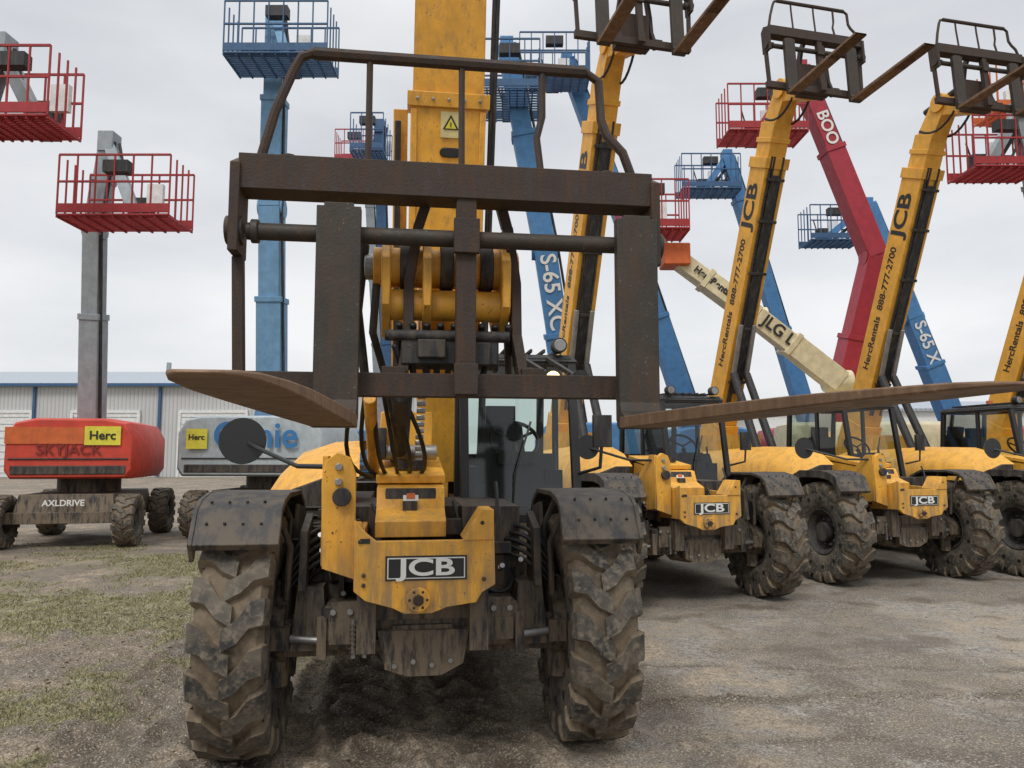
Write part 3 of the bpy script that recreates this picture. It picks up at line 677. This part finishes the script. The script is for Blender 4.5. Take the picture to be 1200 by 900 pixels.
# damp stains that pool at random over the yard
st=noi(nt,v,1.1,4,.55);damp=ramp(nt,st,[(.54,0),(.60,.65)]);c=mix(nt,damp,c,(.085,.068,.05))
c=mix(nt,math_('MULTIPLY',sp.outputs['Green'],.9),c,mix(nt,fine,(.05,.038,.025),(.15,.115,.078)))
c=mix(nt,math_('MULTIPLY',sp.outputs['Blue'],.85),c,mix(nt,fine,(.05,.04,.028),(.17,.13,.09)))
gcol=mix(nt,ramp(nt,fine,[(.40,0),(.60,1)]),(.085,.08,.035),(.30,.275,.14))
c=mix(nt,math_('MULTIPLY',sp.outputs['Red'],.8),c,gcol)
c=mix(nt,ramp(nt,grit,[(.56,0),(.65,.75)]),c,(.50,.45,.38));c=mix(nt,ramp(nt,grit,[(.35,.75),(.43,0)]),c,(.05,.04,.03))
vo=N(nt,'ShaderNodeTexVoronoi',feature='DISTANCE_TO_EDGE');vo.inputs['Scale'].default_value=.55
wv=N(nt,'ShaderNodeVectorMath',operation='ADD');nn=N(nt,'ShaderNodeTexNoise');nn.inputs['Scale'].default_value=2.5;L(nt,v,nn.inputs['Vector']);L(nt,v,wv.inputs[0]);L(nt,nn.outputs['Color'],wv.inputs[1]);L(nt,wv.outputs[0],vo.inputs['Vector'])
crack=math_('MULTIPLY',ramp(nt,vo.outputs['Distance'],[(.0,.5),(.010,0)]),math_('SUBTRACT',1,ad))
c=mix(nt,crack,c,(.08,.07,.06))
L(nt,c,b.inputs['Base Color'])
L(nt,ramp(nt,st,[(.54,.95),(.62,.5)]),b.inputs['Roughness'])
hh=mix(nt,.5,fine,grit);bump(nt,b,hh,1.0,.025)
me.materials.append(m)
m,nt,b=newmat('dry_grass');gi=N(nt,'ShaderNodeNewGeometry');r=ramp(nt,gi.outputs['Random Per Island'],[(0,(.10,.10,.04)),(.4,(.23,.21,.09)),(.75,(.38,.33,.19)),(1,(.08,.115,.03))]);L(nt,r,b.inputs['Base Color']);b.inputs['Roughness'].default_value=.9
vs=[];fs=[];k=0
while k<190000:
    k+=1
    y=3.6+10.9*random.random();x=random.uniform(-.72*y-1,-1.7)
    if grassv(x,y)<glim(x,y)+random.uniform(-.12,.16): continue
    h=random.uniform(.006,.034);a=random.uniform(0,2*pi);w=.0015+.0004*y;lx,ly=random.uniform(-.035,.035),random.uniform(-.035,.035)
    o=len(vs);z=gh(x,y)-.008
    vs+=[(x-w*cos(a),y-w*sin(a),z),(x+w*cos(a),y+w*sin(a),z),(x+lx,y+ly,z+h)];fs.append((o,o+1,o+2))
me=bpy.data.meshes.new('dry_grass');me.from_pydata(vs,[],fs);me.materials.append(m);COL.objects.link(bpy.data.objects.new('dry_grass',me))
p=P();M['stone']=weathered('loose_clods',(.24,.195,.14),(.10,.077,.053),.5,.9)
for k in range(4600):
    q=random.random()
    if q<.62: x=random.uniform(-4.2,1);y=random.uniform(3.8,8)
    elif q<.78: x=random.uniform(-1,6);y=random.uniform(3.8,9)
    else:
        x=random.uniform(.8,5.2);y=5.2+.06*x+random.gauss(0,.06)
    r=random.choice([.003,.004,.006,.008,.012,.02 if x<0 else .008])*random.uniform(.7,1.2)
    vsx=[]
    for v3 in((1,0,0),(-1,0,0),(0,1,0),(0,-1,0),(0,0,1),(0,0,-1)):
        j=random.uniform(.6,1.3);vsx.append((x+v3[0]*r*j,y+v3[1]*r*j,gh(x,y)-.003+v3[2]*r*j*.7))
    p.add(vsx,[(0,2,4),(2,1,4),(1,3,4),(3,0,4),(2,0,5),(1,2,5),(3,1,5),(0,3,5)],'stone')
p.obj('loose_stones',None,0,False)

# ---------------------------------------------------------------- world, sun, camera
w=bpy.data.worlds.new('World');S.world=w;w.use_nodes=True;nt=w.node_tree;bg=nt.nodes['Background']
sky=N(nt,'ShaderNodeTexSky');sky.sky_type='NISHITA';sky.sun_disc=False;sky.sun_elevation=radians(52);sky.sun_rotation=radians(200)
sm=N(nt,'ShaderNodeVectorMath',operation='SCALE');sm.inputs['Scale'].default_value=.08;L(nt,sky.outputs[0],sm.inputs[0])
tc=N(nt,'ShaderNodeTexCoord');mp=N(nt,'ShaderNodeMapping');mp.inputs['Scale'].default_value=(1,1,3.2);L(nt,tc.outputs['Generated'],mp.inputs['Vector'])
n1=noi(nt,mp.outputs['Vector'],1.8,5,.5)
cl=ramp(nt,n1,[(.32,(.56,.58,.61)),(.68,(.77,.775,.785))])
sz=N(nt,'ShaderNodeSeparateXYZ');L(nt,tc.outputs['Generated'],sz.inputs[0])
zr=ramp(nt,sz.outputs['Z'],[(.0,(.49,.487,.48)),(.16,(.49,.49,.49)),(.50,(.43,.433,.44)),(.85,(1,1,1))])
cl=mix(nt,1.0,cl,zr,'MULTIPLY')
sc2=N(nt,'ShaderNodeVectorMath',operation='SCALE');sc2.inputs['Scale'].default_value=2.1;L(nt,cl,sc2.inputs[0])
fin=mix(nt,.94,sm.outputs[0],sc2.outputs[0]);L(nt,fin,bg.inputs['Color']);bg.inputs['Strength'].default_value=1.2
sd=bpy.data.lights.new('sun','SUN');sd.energy=1.4;sd.angle=radians(16);sd.color=(1,.97,.92);so=bpy.data.objects.new('sun',sd);COL.objects.link(so);so.rotation_euler=(radians(38),0,radians(-20))
cd=bpy.data.cameras.new('camera');cd.lens=26.7;cd.sensor_width=36;cd.clip_end=3000;cd.clip_start=.05
co=bpy.data.objects.new('camera',cd);COL.objects.link(co);co.location=(0,0,1.65);co.rotation_euler=(radians(95.26),0,0);S.camera=co
S.view_settings.view_transform='Standard';S.view_settings.look='None';S.view_settings.exposure=0
